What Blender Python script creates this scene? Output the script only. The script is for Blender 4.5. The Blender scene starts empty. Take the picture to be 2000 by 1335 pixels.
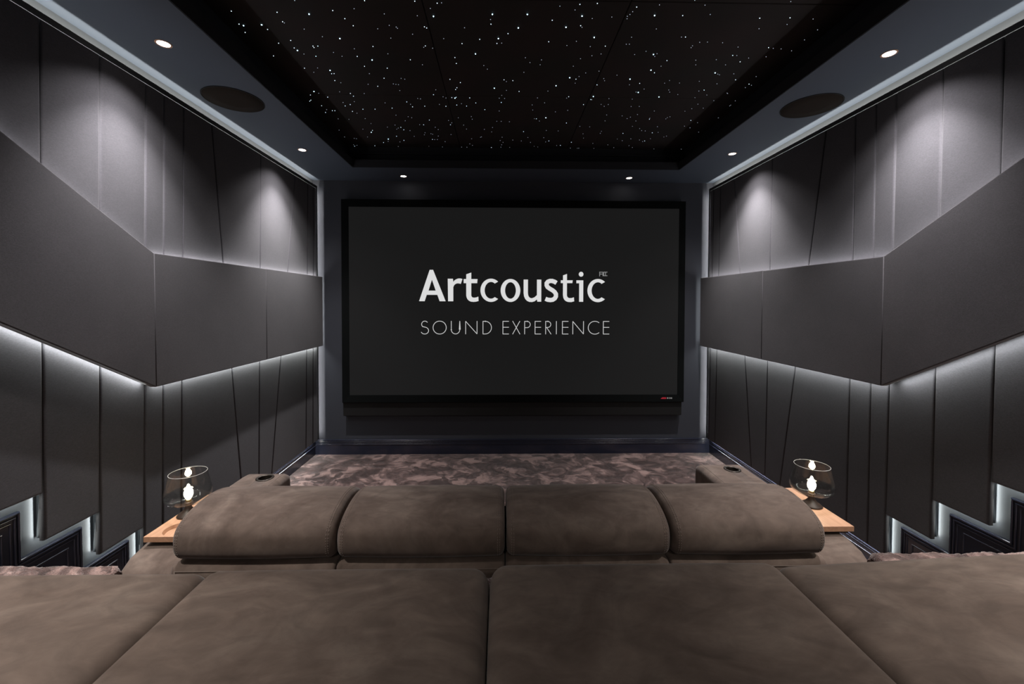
import bpy, bmesh, math, random
from mathutils import Vector, Matrix
random.seed(4)
scn = bpy.context.scene
col = scn.collection

# ------------------------------------------------------------------ helpers
def tag(o, label=None, cat=None, group=None, kind=None):
    if label: o['label'] = label
    if cat: o['category'] = cat
    if group: o['group'] = group
    if kind: o['kind'] = kind
    return o

def empty(name, loc, label, cat, group=None):
    o = bpy.data.objects.new(name, None)
    o.location = loc; o.empty_display_size = .1
    col.objects.link(o)
    return tag(o, label, cat, group)

class MB:
    """collects shapes in world coordinates; build() links them as one mesh"""
    def __init__(s): s.bm = bmesh.new()
    def poly(s, pts, smooth=False):
        vs = [s.bm.verts.new(p) for p in pts]
        f = s.bm.faces.new(vs); f.smooth = smooth
        return vs
    def box(s, x0, x1, y0, y1, z0, z1, bev=0, seg=2):
        x0, x1 = sorted((x0, x1)); y0, y1 = sorted((y0, y1)); z0, z1 = sorted((z0, z1))
        r = bmesh.ops.create_cube(s.bm, size=1)
        for v in r['verts']:
            v.co = Vector(((x0+x1)/2+v.co.x*(x1-x0), (y0+y1)/2+v.co.y*(y1-y0), (z0+z1)/2+v.co.z*(z1-z0)))
        if bev:
            es = list({e for v in r['verts'] for e in v.link_edges})
            bmesh.ops.bevel(s.bm, geom=es, offset=bev, segments=seg, affect='EDGES', profile=.5)
        return s
    def loft(s, rings, closed=True, caps=True, smooth=True):
        R = [[s.bm.verts.new(p) for p in ring] for ring in rings]
        n = len(R[0])
        for a, b in zip(R, R[1:]):
            for i in range(n if closed else n-1):
                j = (i+1) % n
                f = s.bm.faces.new((a[i], a[j], b[j], b[i])); f.smooth = smooth
        if caps:
            for ring in (R[0], R[-1]):
                try: s.bm.faces.new(ring).smooth = False
                except ValueError: pass
        return s
    def lathe(s, prof, c, n=40, smooth=True, caps=True):
        cx, cy, cz = c
        rings = []
        for r, z in prof:
            r = max(r, 1e-4)
            rings.append([(cx+r*math.cos(2*math.pi*k/n), cy+r*math.sin(2*math.pi*k/n), cz+z) for k in range(n)])
        return s.loft(rings, caps=caps, smooth=smooth)
    def tube(s, pts, r, n=6, closed=False):
        pts = [Vector(p) for p in pts]; rings = []
        m = len(pts)
        for i, p in enumerate(pts):
            a = pts[i-1] if (i or closed) else p
            b = pts[(i+1) % m] if (i < m-1 or closed) else p
            t = (b-a).normalized()
            u = t.cross(Vector((1, 0, 0)))
            if u.length < .1: u = t.cross(Vector((0, 0, 1)))
            u.normalize(); w = t.cross(u)
            rings.append([p+u*r*math.cos(2*math.pi*k/n)+w*r*math.sin(2*math.pi*k/n) for k in range(n)])
        if closed: rings.append(rings[0])
        return s.loft(rings, caps=not closed)
    def build(s, name, m, parent=None, label=None, weld=False):
        if weld: bmesh.ops.remove_doubles(s.bm, verts=s.bm.verts, dist=1e-5)
        bmesh.ops.recalc_face_normals(s.bm, faces=s.bm.faces)
        me = bpy.data.meshes.new(name)
        if parent is not None:
            bmesh.ops.translate(s.bm, verts=s.bm.verts, vec=-wl(parent))
        else:
            lo = Vector((min(v.co.x for v in s.bm.verts), min(v.co.y for v in s.bm.verts), min(v.co.z for v in s.bm.verts)))
            hi = Vector((max(v.co.x for v in s.bm.verts), max(v.co.y for v in s.bm.verts), lo.z))
            base = (lo+hi)/2; base.z = lo.z
            bmesh.ops.translate(s.bm, verts=s.bm.verts, vec=-base)
        s.bm.to_mesh(me); s.bm.free()
        me.materials.append(m)
        o = bpy.data.objects.new(name, me); col.objects.link(o)
        if parent is not None: o.parent = parent
        else: o.location = base
        if label: o['label'] = label
        return o

def wl(o):
    v = Vector(o.location)
    while o.parent is not None:
        o = o.parent; v = v + Vector(o.location)
    return v

# ------------------------------------------------------------------ materials
def mat(name, color=(.5, .5, .5), rough=.6, metal=0, sheen=0, sheen_rough=.4, spec=.5, coat=0, emit=None, estr=0):
    m = bpy.data.materials.new(name); m.use_nodes = True
    b = m.node_tree.nodes['Principled BSDF']
    b.inputs['Base Color'].default_value = (*color, 1)
    b.inputs['Roughness'].default_value = rough
    b.inputs['Metallic'].default_value = metal
    b.inputs['Specular IOR Level'].default_value = spec
    b.inputs['Sheen Weight'].default_value = sheen
    b.inputs['Sheen Roughness'].default_value = sheen_rough
    b.inputs['Coat Weight'].default_value = coat
    if emit:
        b.inputs['Emission Color'].default_value = (*emit, 1)
        b.inputs['Emission Strength'].default_value = estr
    return m

def nodes(m):
    nt = m.node_tree
    return nt, nt.nodes, nt.links, nt.nodes['Principled BSDF']

def noise(m, scale, detail=4, rough=.5, dist=0, stretch=None):
    nt, N, L, b = nodes(m)
    tc = N.new('ShaderNodeTexCoord'); mp = N.new('ShaderNodeMapping')
    L.new(tc.outputs['Object'], mp.inputs['Vector'])
    if stretch: mp.inputs['Scale'].default_value = stretch
    n = N.new('ShaderNodeTexNoise'); L.new(mp.outputs['Vector'], n.inputs['Vector'])
    n.inputs['Scale'].default_value = scale; n.inputs['Detail'].default_value = detail
    n.inputs['Roughness'].default_value = rough; n.inputs['Distortion'].default_value = dist
    return n

def ramp(m, src, stops):
    nt, N, L, b = nodes(m)
    r = N.new('ShaderNodeValToRGB'); L.new(src, r.inputs['Fac'])
    e = r.color_ramp.elements
    while len(e) < len(stops): e.new(.5)
    for k, (p, c) in zip(e, stops): k.position = p; k.color = (*c, 1)
    return r

def mixc(m, a, b_, fac, mode='MIX'):
    nt, N, L, b = nodes(m)
    x = N.new('ShaderNodeMix'); x.data_type = 'RGBA'; x.blend_type = mode
    if isinstance(fac, float): x.inputs['Factor'].default_value = fac
    else: L.new(fac, x.inputs['Factor'])
    L.new(a, x.inputs['A']); L.new(b_, x.inputs['B'])
    return x.outputs['Result']

def bump(m, src, strength, dist=.002, chain=None):
    nt, N, L, b = nodes(m)
    u = N.new('ShaderNodeBump'); u.inputs['Strength'].default_value = strength; u.inputs['Distance'].default_value = dist
    L.new(src, u.inputs['Height'])
    if chain: L.new(chain.outputs['Normal'], u.inputs['Normal'])
    L.new(u.outputs['Normal'], b.inputs['Normal'])
    return u

def fabric(name, lo, hi, sheen, weave=(60, 240, 240)):
    m = mat(name, lo, .95, sheen=sheen, sheen_rough=.45, spec=.2)
    nt, N, L, b = nodes(m)
    big = noise(m, 1.6, 4, .55)
    r = ramp(m, big.outputs['Fac'], [(.3, lo), (.7, hi)])
    fine = noise(m, 1.0, 3, .7, stretch=weave)
    r2 = ramp(m, fine.outputs['Fac'], [(.25, (.72, .72, .72)), (.75, (1.2, 1.2, 1.2))])
    L.new(mixc(m, r.outputs['Color'], r2.outputs['Color'], 1.0, 'MULTIPLY'), b.inputs['Base Color'])
    f2 = noise(m, 1.0, 2, .6, stretch=tuple(k*2.2 for k in weave))
    bump(m, f2.outputs['Fac'], .35, .0012)
    return m

M = {}
M['panel'] = fabric('panel_fabric', (.058, .057, .064), (.082, .079, .087), .22, (90, 130, 420))
M['band'] = fabric('band_fabric', (.062, .059, .065), (.090, .084, .091), .28, (90, 130, 420))
M['backing'] = mat('backing_board_paint', (.10, .115, .125), .6)
M['navy'] = mat('navy_wall_paint', (.084, .094, .104), .6)
M['front'] = mat('front_wall_paint', (.040, .044, .056), .7)
M['ceil'] = mat('soffit_paint', (.064, .083, .112), .7)
M['traydark'] = mat('tray_dark_paint', (.018, .020, .024), .8)
M['skirt'] = mat('navy_gloss_skirting', (.022, .025, .042), .20, spec=.6)
M['black'] = mat('black_velvet', (.005, .006, .006), .95, spec=.1)
M['blackbox'] = mat('black_housing', (.012, .012, .012), .6, spec=.3)
M['screen'] = mat('screen_image_dark', (.01, .01, .01), .9, spec=.05, emit=(1, 1, 1), estr=.0088)
M['letter'] = mat('screen_image_white', (.02, .02, .02), .9, spec=0, emit=(1, 1, 1), estr=.70)
M['letterthin'] = mat('screen_image_pale', (.02, .02, .02), .9, spec=0, emit=(1, 1, 1), estr=.60)
M['lettermark'] = mat('screen_image_grey', (.02, .02, .02), .9, spec=0, emit=(1, 1, 1), estr=.32)
M['badge_red'] = mat('badge_red', (.55, .03, .05), .4)
M['badge_grey'] = mat('badge_grey', (.4, .4, .4), .4)
M['grille'] = mat('speaker_grille_cloth', (.022, .017, .013), .9, spec=.15)
M['gap'] = mat('speaker_rim_black', (.008, .008, .008), .8)
M['lampring'] = mat('downlight_trim_glow_tint', (.55, .33, .22), .35)  # orange glow round the lens is put into the ring's copper colour
M['downglow'] = mat('downlight_lens', (.8, .8, .8), .5, emit=(1, .93, .88), estr=14)
M['wood'] = mat('pale_oak', (.44, .25, .15), .5)
M['darkwood'] = mat('dark_stained_wood', (.035, .022, .016), .5)
M['metal'] = mat('dark_bronze_metal', (.06, .05, .042), .35, metal=.8)
M['cupin'] = mat('cup_liner_dark', (.025, .02, .018), .5)
M['bulb'] = mat('glowing_bulb', (.9, .85, .75), .4, emit=(1, .86, .66), estr=45)
M['cap'] = mat('brass_bulb_cap', (.5, .38, .2), .3, metal=.9)
M['profile'] = mat('anodised_trim', (.04, .042, .042), .6, metal=0)
M['stitch'] = mat('taupe_stitching', (.24, .19, .16), .8)
M['led'] = mat('led_strip_body', (.5, .5, .5), .6)

# starry ceiling board: near-black satin cloth, its reddish reflections painted in as colour noise
m = mat('star_cloth', (.010, .009, .008), .75, spec=.35); M['starcloth'] = m
n = noise(m, 2.2, 3, .5)
r = ramp(m, n.outputs['Fac'], [(.35, (.025, .025, .023)), (.7, (.036, .026, .025))])
nodes(m)[2].new(r.outputs['Color'], nodes(m)[3].inputs['Base Color'])
for k, c, e in (('star1', (.72, .84, 1), 1.0), ('star2', (.66, .86, 1), 2.6), ('star3', (.50, .82, 1), 7)):
    M[k] = mat('fibre_'+k, (.3, .3, .3), .5, emit=c, estr=e)

# suede upholstery: mottled nap
def suede(name, a, b_, c):
    m = mat(name, a, .92, sheen=.16, sheen_rough=.4, spec=.15)
    nt, N, L, bs = nodes(m)
    n1 = noise(m, 3.1, 5, .6, 1.4, (1, 1.6, 1))
    r1 = ramp(m, n1.outputs['Fac'], [(.30, a), (.50, b_), (.72, c)])
    n2 = noise(m, 13, 4, .6, .8, (1, 1.8, 1))
    r2 = ramp(m, n2.outputs['Fac'], [(.3, (.80, .80, .80)), (.7, (1.14, 1.13, 1.12))])
    L.new(mixc(m, r1.outputs['Color'], r2.outputs['Color'], 1.0, 'MULTIPLY'), bs.inputs['Base Color'])
    n3 = noise(m, 420, 2, .6)
    b1 = bump(m, n3.outputs['Fac'], .22, .0008)
    n4 = noise(m, 4.5, 3, .5, .7)
    bump(m, n4.outputs['Fac'], .30, .012, b1)
    return m
M['suede'] = suede('taupe_suede', (.100, .073, .059), (.142, .107, .088), (.200, .157, .130))

# velvet pile carpet: nap brushed into light and dark sweeps
m = mat('velvet_carpet', (.1, .06, .06), .9, sheen=.5, sheen_rough=.35, spec=.1); M['carpet'] = m
nt, N, L, bs = nodes(m)
n0 = noise(m, 3.2, 3, .55, .8, (1.0, 1.5, 1))
vm = N.new('ShaderNodeMix'); vm.data_type = 'VECTOR'; vm.inputs['Factor'].default_value = .22
tc = N.new('ShaderNodeTexCoord'); L.new(tc.outputs['Object'], vm.inputs['A']); L.new(n0.outputs['Color'], vm.inputs['B'])
vo = N.new('ShaderNodeTexVoronoi'); vo.inputs['Scale'].default_value = 10; vo.feature = 'F1'; L.new(vm.outputs['Result'], vo.inputs['Vector'])
n1 = noise(m, 5.2, 6, .60, 1.6, (1, .95, 1))
sep = N.new('ShaderNodeSeparateColor'); L.new(vo.outputs['Color'], sep.inputs['Color'])
mm = N.new('ShaderNodeMix'); mm.data_type = 'FLOAT'; mm.inputs['Factor'].default_value = .2
L.new(n1.outputs['Fac'], mm.inputs['A']); L.new(sep.outputs['Red'], mm.inputs['B'])
r1 = ramp(m, mm.outputs['Result'], [(.38, (.040, .021, .018)), (.46, (.080, .047, .041)), (.52, (.125, .078, .069)), (.64, (.36, .24, .21))])
n2 = noise(m, 260, 2, .7)
r2 = ramp(m, n2.outputs['Fac'], [(.25, (.55, .55, .55)), (.75, (1.35, 1.35, 1.35))])
L.new(mixc(m, r1.outputs['Color'], r2.outputs['Color'], 1.0, 'MULTIPLY'), bs.inputs['Base Color'])
b1 = bump(m, n2.outputs['Fac'], .8, .006)
bump(m, mm.outputs['Result'], .5, .03, b1)

# wood grain
m = M['wood']; n = noise(m, 9, 5, .6, .6, (8, .7, 8))
r = ramp(m, n.outputs['Fac'], [(.3, (.40, .215, .125)), (.7, (.52, .30, .185))])
nodes(m)[2].new(r.outputs['Color'], nodes(m)[3].inputs['Base Color'])

# thin clear smoked glass
def glass(name, tint, edge=.5):
    m = bpy.data.materials.new(name); m.use_nodes = True
    nt = m.node_tree; N = nt.nodes; L = nt.links
    for k in list(N):
        if k.type != 'OUTPUT_MATERIAL': N.remove(k)
    out = [k for k in N if k.type == 'OUTPUT_MATERIAL'][0]
    t = N.new('ShaderNodeBsdfTransparent'); t.inputs['Color'].default_value = (*tint, 1)
    g = N.new('ShaderNodeBsdfGlossy'); g.inputs['Roughness'].default_value = .02
    lw = N.new('ShaderNodeLayerWeight'); lw.inputs['Blend'].default_value = .5
    pw = N.new('ShaderNodeMath'); pw.operation = 'POWER'; pw.inputs[1].default_value = 4; L.new(lw.outputs['Facing'], pw.inputs[0])
    ma = N.new('ShaderNodeMath'); ma.operation = 'MULTIPLY_ADD'; ma.inputs[1].default_value = .5; ma.inputs[2].default_value = .035; L.new(pw.outputs[0], ma.inputs[0])
    mx = N.new('ShaderNodeMixShader')
    L.new(ma.outputs[0], mx.inputs['Fac']); L.new(t.outputs['BSDF'], mx.inputs[1]); L.new(g.outputs['BSDF'], mx.inputs[2])
    L.new(mx.outputs['Shader'], out.inputs['Surface'])
    return m
M['glass'] = glass('lamp_glass', (.985, .99, .975))

# ------------------------------------------------------------------ lights
def area(name, loc, direction, length_axis, length, width, watts, color=(1, 1, 1), spread=180):
    d = bpy.data.lights.new(name, 'AREA'); d.shape = 'RECTANGLE'
    d.size = length; d.size_y = width; d.energy = watts; d.color = color; d.spread = math.radians(spread)
    o = bpy.data.objects.new(name, d); col.objects.link(o)
    z = -Vector(direction).normalized(); x = Vector(length_axis).normalized(); y = z.cross(x).normalized(); x = y.cross(z)
    mw = Matrix((x, y, z)).transposed().to_4x4(); mw.translation = Vector(loc); o.matrix_world = mw
    return o

COOL = (.96, 1.0, .98); PALE = (1, .97, 1)

# ------------------------------------------------------------------ room numbers (metres; lower floor z = 0, viewer's line x = 0)
WL_, WR_ = -1.835, 2.112        # side walls
PL, PR = -1.776, 2.0525         # faces of the padded panels
BL, BR = -1.7237, 1.9708        # faces of the raised bands
YB = 4.14; YR = -2.2            # front wall (screen end), rear wall
ZS = 2.6957; ZT = 2.92          # soffit, star ceiling
TXL, TXR, TY = -1.308, 1.600, 3.7396
ZR = .566; STEP = .1887         # riser height, step height
SK = .149
STARS={
 (0, 1):"-965,2002,1 -1308,2081,2 -1090,2084,2 -1330,2176,2 -1314,2187,3 -1339,2242,2 -1218,2179,3 -1208,2215,2 -1099,2153,2 -1095,2162,1 -940,2094,3 -949,2268,1 -1017,2208,1 -1212,2330,2 -1134,2304,2 -1148,2371,2 -1141,2394,3 -1121,2428,1 -1036,2352,2 -1036,2365,2 -1009,2351,2 -1062,2448,2 -1304,2450,2 -1185,2573,2 -1105,2569,1 -1149,2617,1 -1058,2711,2 -1030,2737,1 -860,2752,1 -805,2776,2 -736,2676,2 -629,2675,1 -608,2684,1 -695,2743,1 -680,2749,1 -664,2752,1 -674,2828,1 -432,2813,1 -458,2879,2 -1253,2854,3 -1231,2877,1 -1082,2854,1 -1018,2875,2 -924,2873,1 -638,1996,2 -404,1994,2 -814,2066,2 -706,2051,1 -777,2123,2 -571,2084,1 -412,2094,1 -754,2176,2 -636,2197,1 -569,2169,1 -537,2181,1 -533,2191,1 -392,2176,2 -382,2185,2 -465,2237,1 -588,2272,1 -862,2282,3 -706,2348,2 -816,2371,1 -416,2336,2 -427,2349,1 -379,2356,1 -946,2408,1 -912,2445,1 -825,2444,2 -750,2477,3 -642,2415,1 -527,2470,2 -466,2520,1 -816,2544,2 -685,2561,2 -812,2625,1 -1040,2593,3 -1046,2631,2 -1030,2629,2",
 (0, 2):"-1298,2902,2 -1328,2975,2 -1343,2991,2 -1193,2930,2 -1010,2912,2 -1032,2991,1 -1076,3035,2 -1116,3005,1 -1120,3057,2 -1289,3058,2 -1278,3119,1 -1305,3165,2 -1242,3133,2 -1224,3134,2 -1098,3143,2 -1075,3172,1 -1009,3106,2 -920,3103,2 -791,3083,2 -820,3004,1 -663,2986,2 -644,3021,1 -638,3060,2 -548,3048,2 -576,2934,1 -558,2940,1 -438,3018,1 -792,3199,1 -705,3222,1 -682,3239,1 -744,3295,1 -554,3278,2 -1253,3272,1 -1173,3278,1 -1044,3264,1 -1026,3351,1 -1126,3463,1 -1055,3485,2 -1077,3524,3 -1328,3486,1 -915,3417,1 -843,3375,1 -807,3418,2 -831,3433,1 -849,3456,1 -794,3465,2 -747,3481,1 -645,3364,1 -614,3364,2 -529,3410,1 -511,3454,1 -631,3522,1 -644,3565,1 -585,3540,1 -573,3551,1 -531,3588,1 -592,3664,2 -574,3668,1 -550,3666,1 -887,3602,2 -974,3666,3 -989,3717,1 -1037,3747,2 -888,3727,1 -845,3692,2 -737,3600,1 -1140,3624,1 -1336,3628,1 -1263,3656,1 -1248,3666,1 -1322,3806,1 -1324,3840,2 -1296,3818,1 -1137,3824,2 -651,3825,1 -930,3838,1 -397,2906,1 -379,2922,1 -395,3045,2 -406,3282,1 -386,3324,1 -400,3358,2 -419,3556,1 -489,3712,1 -530,3840,1 -356,3840,1",
 (1, 1):"-301,2005,2 -339,2041,1 -333,2096,3 -280,2002,1 -306,2270,1 -42,2075,3 -52,2113,1 -51,2148,2 129,2072,3 280,2012,1 256,2112,2 -187,2179,1 89,2174,3 37,2221,2 -14,2263,3 -114,2272,2 -22,2305,2 4,2302,1 -212,2311,2 258,2284,2 -144,2404,3 -265,2443,2 -263,2502,2 -102,2520,1 -82,2558,1 141,2435,1 171,2483,1 233,2504,1 236,2454,1 141,2588,1 -322,2679,2 -260,2717,2 -289,2783,2 -300,2806,2 -43,2782,3 20,2677,2 35,2698,1 76,2686,2 37,2809,1 122,2821,2 6,2878,1 253,2907,1 314,2812,1 359,2741,3 373,1998,2 454,1990,2 357,2036,1 399,2078,3 453,2095,1 333,2163,3 406,2150,2 415,2162,1 547,2082,1 496,2242,3 407,2277,1 362,2315,1 492,2322,1 574,2316,2 568,2389,1 520,2407,1 432,2515,1 521,2586,1 598,2565,1 488,2628,1 460,2437,1 432,2643,3 474,2659,2 478,2707,1 623,2725,2 465,2885,2",
 (1, 2):"-338,2916,2 -317,2923,3 -308,2911,2 -215,2917,2 -315,3024,2 -280,3003,1 -246,3039,2 -177,2989,2 -117,3091,2 -12,3111,1 -11,2916,1 26,2920,1 3,2978,2 224,3010,1 234,3089,1 309,2976,1 404,3114,1 273,3234,2 258,3234,1 300,3273,1 344,3215,3 374,3452,1 472,3457,1 -325,3232,1 -224,3209,1 -220,3254,1 -296,3363,1 -279,3440,1 -308,3840,1 -276,3760,1 -255,3792,1 -252,3643,1 -174,3608,1 -165,3598,1 -134,3443,1 -67,3404,1 -76,3491,1 -31,3288,1 3,3287,1 67,3293,1 12,3602,1 -5,3675,1 20,3718,1 8,3773,1 1,3831,1 -85,3840,2 81,3834,1 105,3660,1 180,3679,1 188,3479,2 232,3602,1 262,3712,1 302,3803,1 337,3820,1 368,3602,1 395,3697,1 420,3673,2 535,3773,2 504,3778,1 625,2921,2 589,2996,2 454,2905,1 491,3088,1 516,3305,2 622,3699,2",
 (2, 0):"903,1960,1 1355,1958,1",
 (2, 1):"750,1993,1 647,2010,2 638,2042,1 631,2062,1 622,2075,1 626,2093,1 754,2066,3 892,2064,2 684,2297,1 701,2296,1 694,2236,1 800,2166,1 958,2229,1 979,2228,2 814,2358,1 760,2390,1 866,2386,3 881,2406,1 884,2379,1 967,2445,2 955,2503,1 910,2546,3 942,2575,2 720,2607,1 648,2648,1 659,2673,1 815,2651,3 833,2719,1 893,2700,2 906,2812,1 922,2815,3 946,2771,1 911,2909,1 1052,2694,1 1071,2662,1 1147,2690,1 1114,2780,1 1131,2807,1 1199,2838,1 1084,2874,3 633,2878,3 966,1990,1 1023,2053,1 1281,2074,2 1327,2153,1 1429,2068,2 1448,2117,1 1549,2074,1 1634,2155,1 1627,2238,1 1076,2271,1 1117,2268,1 1202,2272,1 1051,2302,1 1051,2319,1 1307,2308,1 1478,2309,2 1508,2315,1 1555,2319,1 1625,2335,1 1321,2386,2 1345,2386,1 1427,2409,1 1399,2447,2 1519,2394,1 1331,2480,1 1249,2429,1 1133,2437,1 1155,2484,1 1314,2567,3 1337,2580,1 1352,2588,1 1434,2575,1 1484,2643,2 1591,2603,1 1264,2667,1 1392,2694,1 1348,2775,2 1319,2788,1 1399,2840,1 1336,2879,1 1521,2810,1 1529,2817,1 1600,2693,2 1624,2707,1 1602,2737,1",
 (2, 2):"748,2905,1 633,2924,1 633,3364,1 714,3372,1 714,2991,1 743,3019,1 765,2991,1 937,3018,1 996,3015,1 1130,3084,1 796,3157,1 809,3259,1 917,3170,1 969,3216,1 986,3189,1 1049,3255,1 1025,3144,1 1143,3221,2 1140,3204,1 1054,3354,1 1126,3395,1 1156,3435,1 1187,3440,1 1256,3356,1 1258,3477,2 1304,3467,1 1267,3212,1 1270,3191,1 1284,3176,1 1356,3081,1 1468,3341,1 830,3457,1 830,3499,1 1019,3494,2 688,3512,1 710,3602,1 637,3840,1 701,3840,1 713,3838,1 817,3720,1 853,3840,1 959,3751,1 1030,3817,1 1006,3617,1 1059,3652,1 1121,3610,1 1153,3764,1 1197,3807,1 1204,3633,1 1243,3667,1 1256,3653,2 1289,3603,1 1389,3561,1 1404,3542,1 1407,3840,1 1660,3840,1 1486,2917,1 1637,2916,1 1641,2981,1 1640,2992,1 1400,2971,1 1468,3031,1 1389,3042,1 1471,3235,2 1660,3186,1 1542,3274,1 1527,3372,1 1636,3454,1",
}
WSIDE, WFRONT, WREAR, WNARROW, WTILT, EXPO = 26, 60, 200, 125, 42, 0.0
BANDT, BANDB, ENDW, COVEW, LOWW = .8, .9, 1.5, 2.1, 2.0
# ------------------------------------------------------------------ shell
b = MB(); b.box(WL_-.1, WR_+.1, 1.30, YB+.1, -.12, 0); tag(b.build('floor', M['carpet']), kind='structure')
b = MB(); b.box(WL_-.1, WR_+.1, YB, YB+.1, 0, ZS+.3); tag(b.build('wall_front', M['front']), kind='structure')
b = MB(); b.box(WL_-.1, WR_+.1, YR-.1, YR, 0, ZS+.3); tag(b.build('wall_rear', M['front']), kind='structure')
b = MB(); b.box(WL_-.1, WL_, YR, YB, 0, ZS+.3); tag(b.build('wall_left', M['navy']), kind='structure')
b = MB(); b.box(WR_, WR_+.1, YR, YB, 0, ZS+.3); tag(b.build('wall_right', M['navy']), kind='structure')

# soffit ring around the sunken star ceiling
Y0T = -1.4
b = MB()
b.box(WL_, TXL, YR, YB, ZS, ZS+.0676)
b.box(TXR, WR_, YR, YB, ZS, ZS+.0676)
b.box(TXL, TXR, TY, YB, ZS, ZS+.0676)
b.box(TXL, TXR, YR, Y0T, ZS, ZS+.0676)
tag(b.build('ceiling', M['ceil']), kind='structure')
b = MB()      # dark upstand above the lip
UXL, UXR, UY = -1.40, 1.70, 3.86
b.box(UXL-.05, UXL, Y0T-.1, UY+.05, ZS+.068, ZT+.05)
b.box(UXR, UXR+.05, Y0T-.1, UY+.05, ZS+.068, ZT+.05)
b.box(UXL, UXR, UY, UY+.05, ZS+.068, ZT+.05)
b.box(UXL, UXR, Y0T-.1, Y0T, ZS+.068, ZT+.05)
# dark facing on the inner side of the lip
b.box(TXL-.002, TXL+.004, Y0T, TY, ZS+.002, ZS+.069)
b.box(TXR-.004, TXR+.002, Y0T, TY, ZS+.002, ZS+.069)
b.box(TXL, TXR, TY-.004, TY+.002, ZS+.002, ZS+.069)
b.box(UXL, UXR, UY-.02, UY, ZT-.07, ZT-.055)
tag(b.build('trim_1', M['traydark']), kind='structure')
b = MB(); b.box(UXL-.05, UXR+.05, Y0T-.1, UY+.05, ZT+.03, ZT+.08)
tag(b.build('ceiling_upper', M['traydark']), kind='structure')

# ------------------------------------------------------------------ star ceiling boards with fibre stars
def unpack(t): return [tuple(int(a) for a in w.split(',')) for w in t.split()]
tx = [-1.40, -.37, .61, 1.70]; ty = [1.06, 1.976, 2.894, 3.86]
colname = ['left', 'middle', 'right']; rowname = ['nearest row', 'middle row', 'far row, above the screen']
star_me = {}
for k, r in ((1, .0015), (2, .0020), (3, .0029)):
    bm = bmesh.new(); bmesh.ops.create_uvsphere(bm, u_segments=8, v_segments=5, radius=r)
    me = bpy.data.meshes.new('star_light'); bm.to_mesh(me); bm.free(); me.materials.append(M['star%d' % k]); star_me[k] = me
for c in range(3):
    for r in range(3):
        x0, x1, y0, y1 = tx[c], tx[c+1], ty[r], ty[r+1]
        root = empty('star_board', ((x0+x1)/2, (y0+y1)/2, ZT),
                     'black star ceiling board with fibre lights, %s column, %s' % (colname[c], rowname[r]), 'ceiling panel', 'star ceiling panels')
        b = MB(); b.box(x0+.002, x1-.002, y0+.002, y1-.002, ZT, ZT+.02, .0025, 1); b.build('board', M['starcloth'], root)
        proto = None
        for X, Y, s in unpack(STARS.get((c, r), '')):
            if proto is None:
                o = proto = bpy.data.objects.new('star_light', star_me[s])
            else:
                o = proto.copy(); o.data = star_me[s]
            col.objects.link(o); o.parent = root
            o.location = (X/1000-(x0+x1)/2, Y/1000-(y0+y1)/2, -.0005)

# ------------------------------------------------------------------ side walls: padded panels, backing boards, skirting
def rounded_plate(poly, xf, xb, sgn, b, rad=.010, seg=4):
    """padded panel: outline poly in (y,z), face at xf, back at xb; edge rounded"""
    n = len(poly)
    def inset(d):
        out = []
        for i in range(n):
            p0, p1, p2 = Vector(poly[i-1]), Vector(poly[i]), Vector(poly[(i+1) % n])
            e1 = (p1-p0).normalized(); e2 = (p2-p1).normalized()
            n1 = Vector((-e1.y, e1.x)); n2 = Vector((-e2.y, e2.x))
            k = (n1+n2)/(1+n1.dot(n2))
            out.append(p1+k*d)
        return out
    area2 = sum(poly[i-1][0]*poly[i][1]-poly[i][0]*poly[i-1][1] for i in range(n))
    if area2 < 0: poly = poly[::-1]
    rings = [[(xb, y, z) for y, z in inset(0)]]
    for k in range(seg+1):
        a = math.pi/2*k/seg
        d = rad*(1-math.cos(a)); x = xf-sgn*rad*(1-math.sin(a))
        rings.append([(x, p.x, p.y) for p in inset(d)])
    rings.append([(xf, p.x, p.y) for p in inset(rad*1.6)])
    b.loft(rings, smooth=True)

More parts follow.
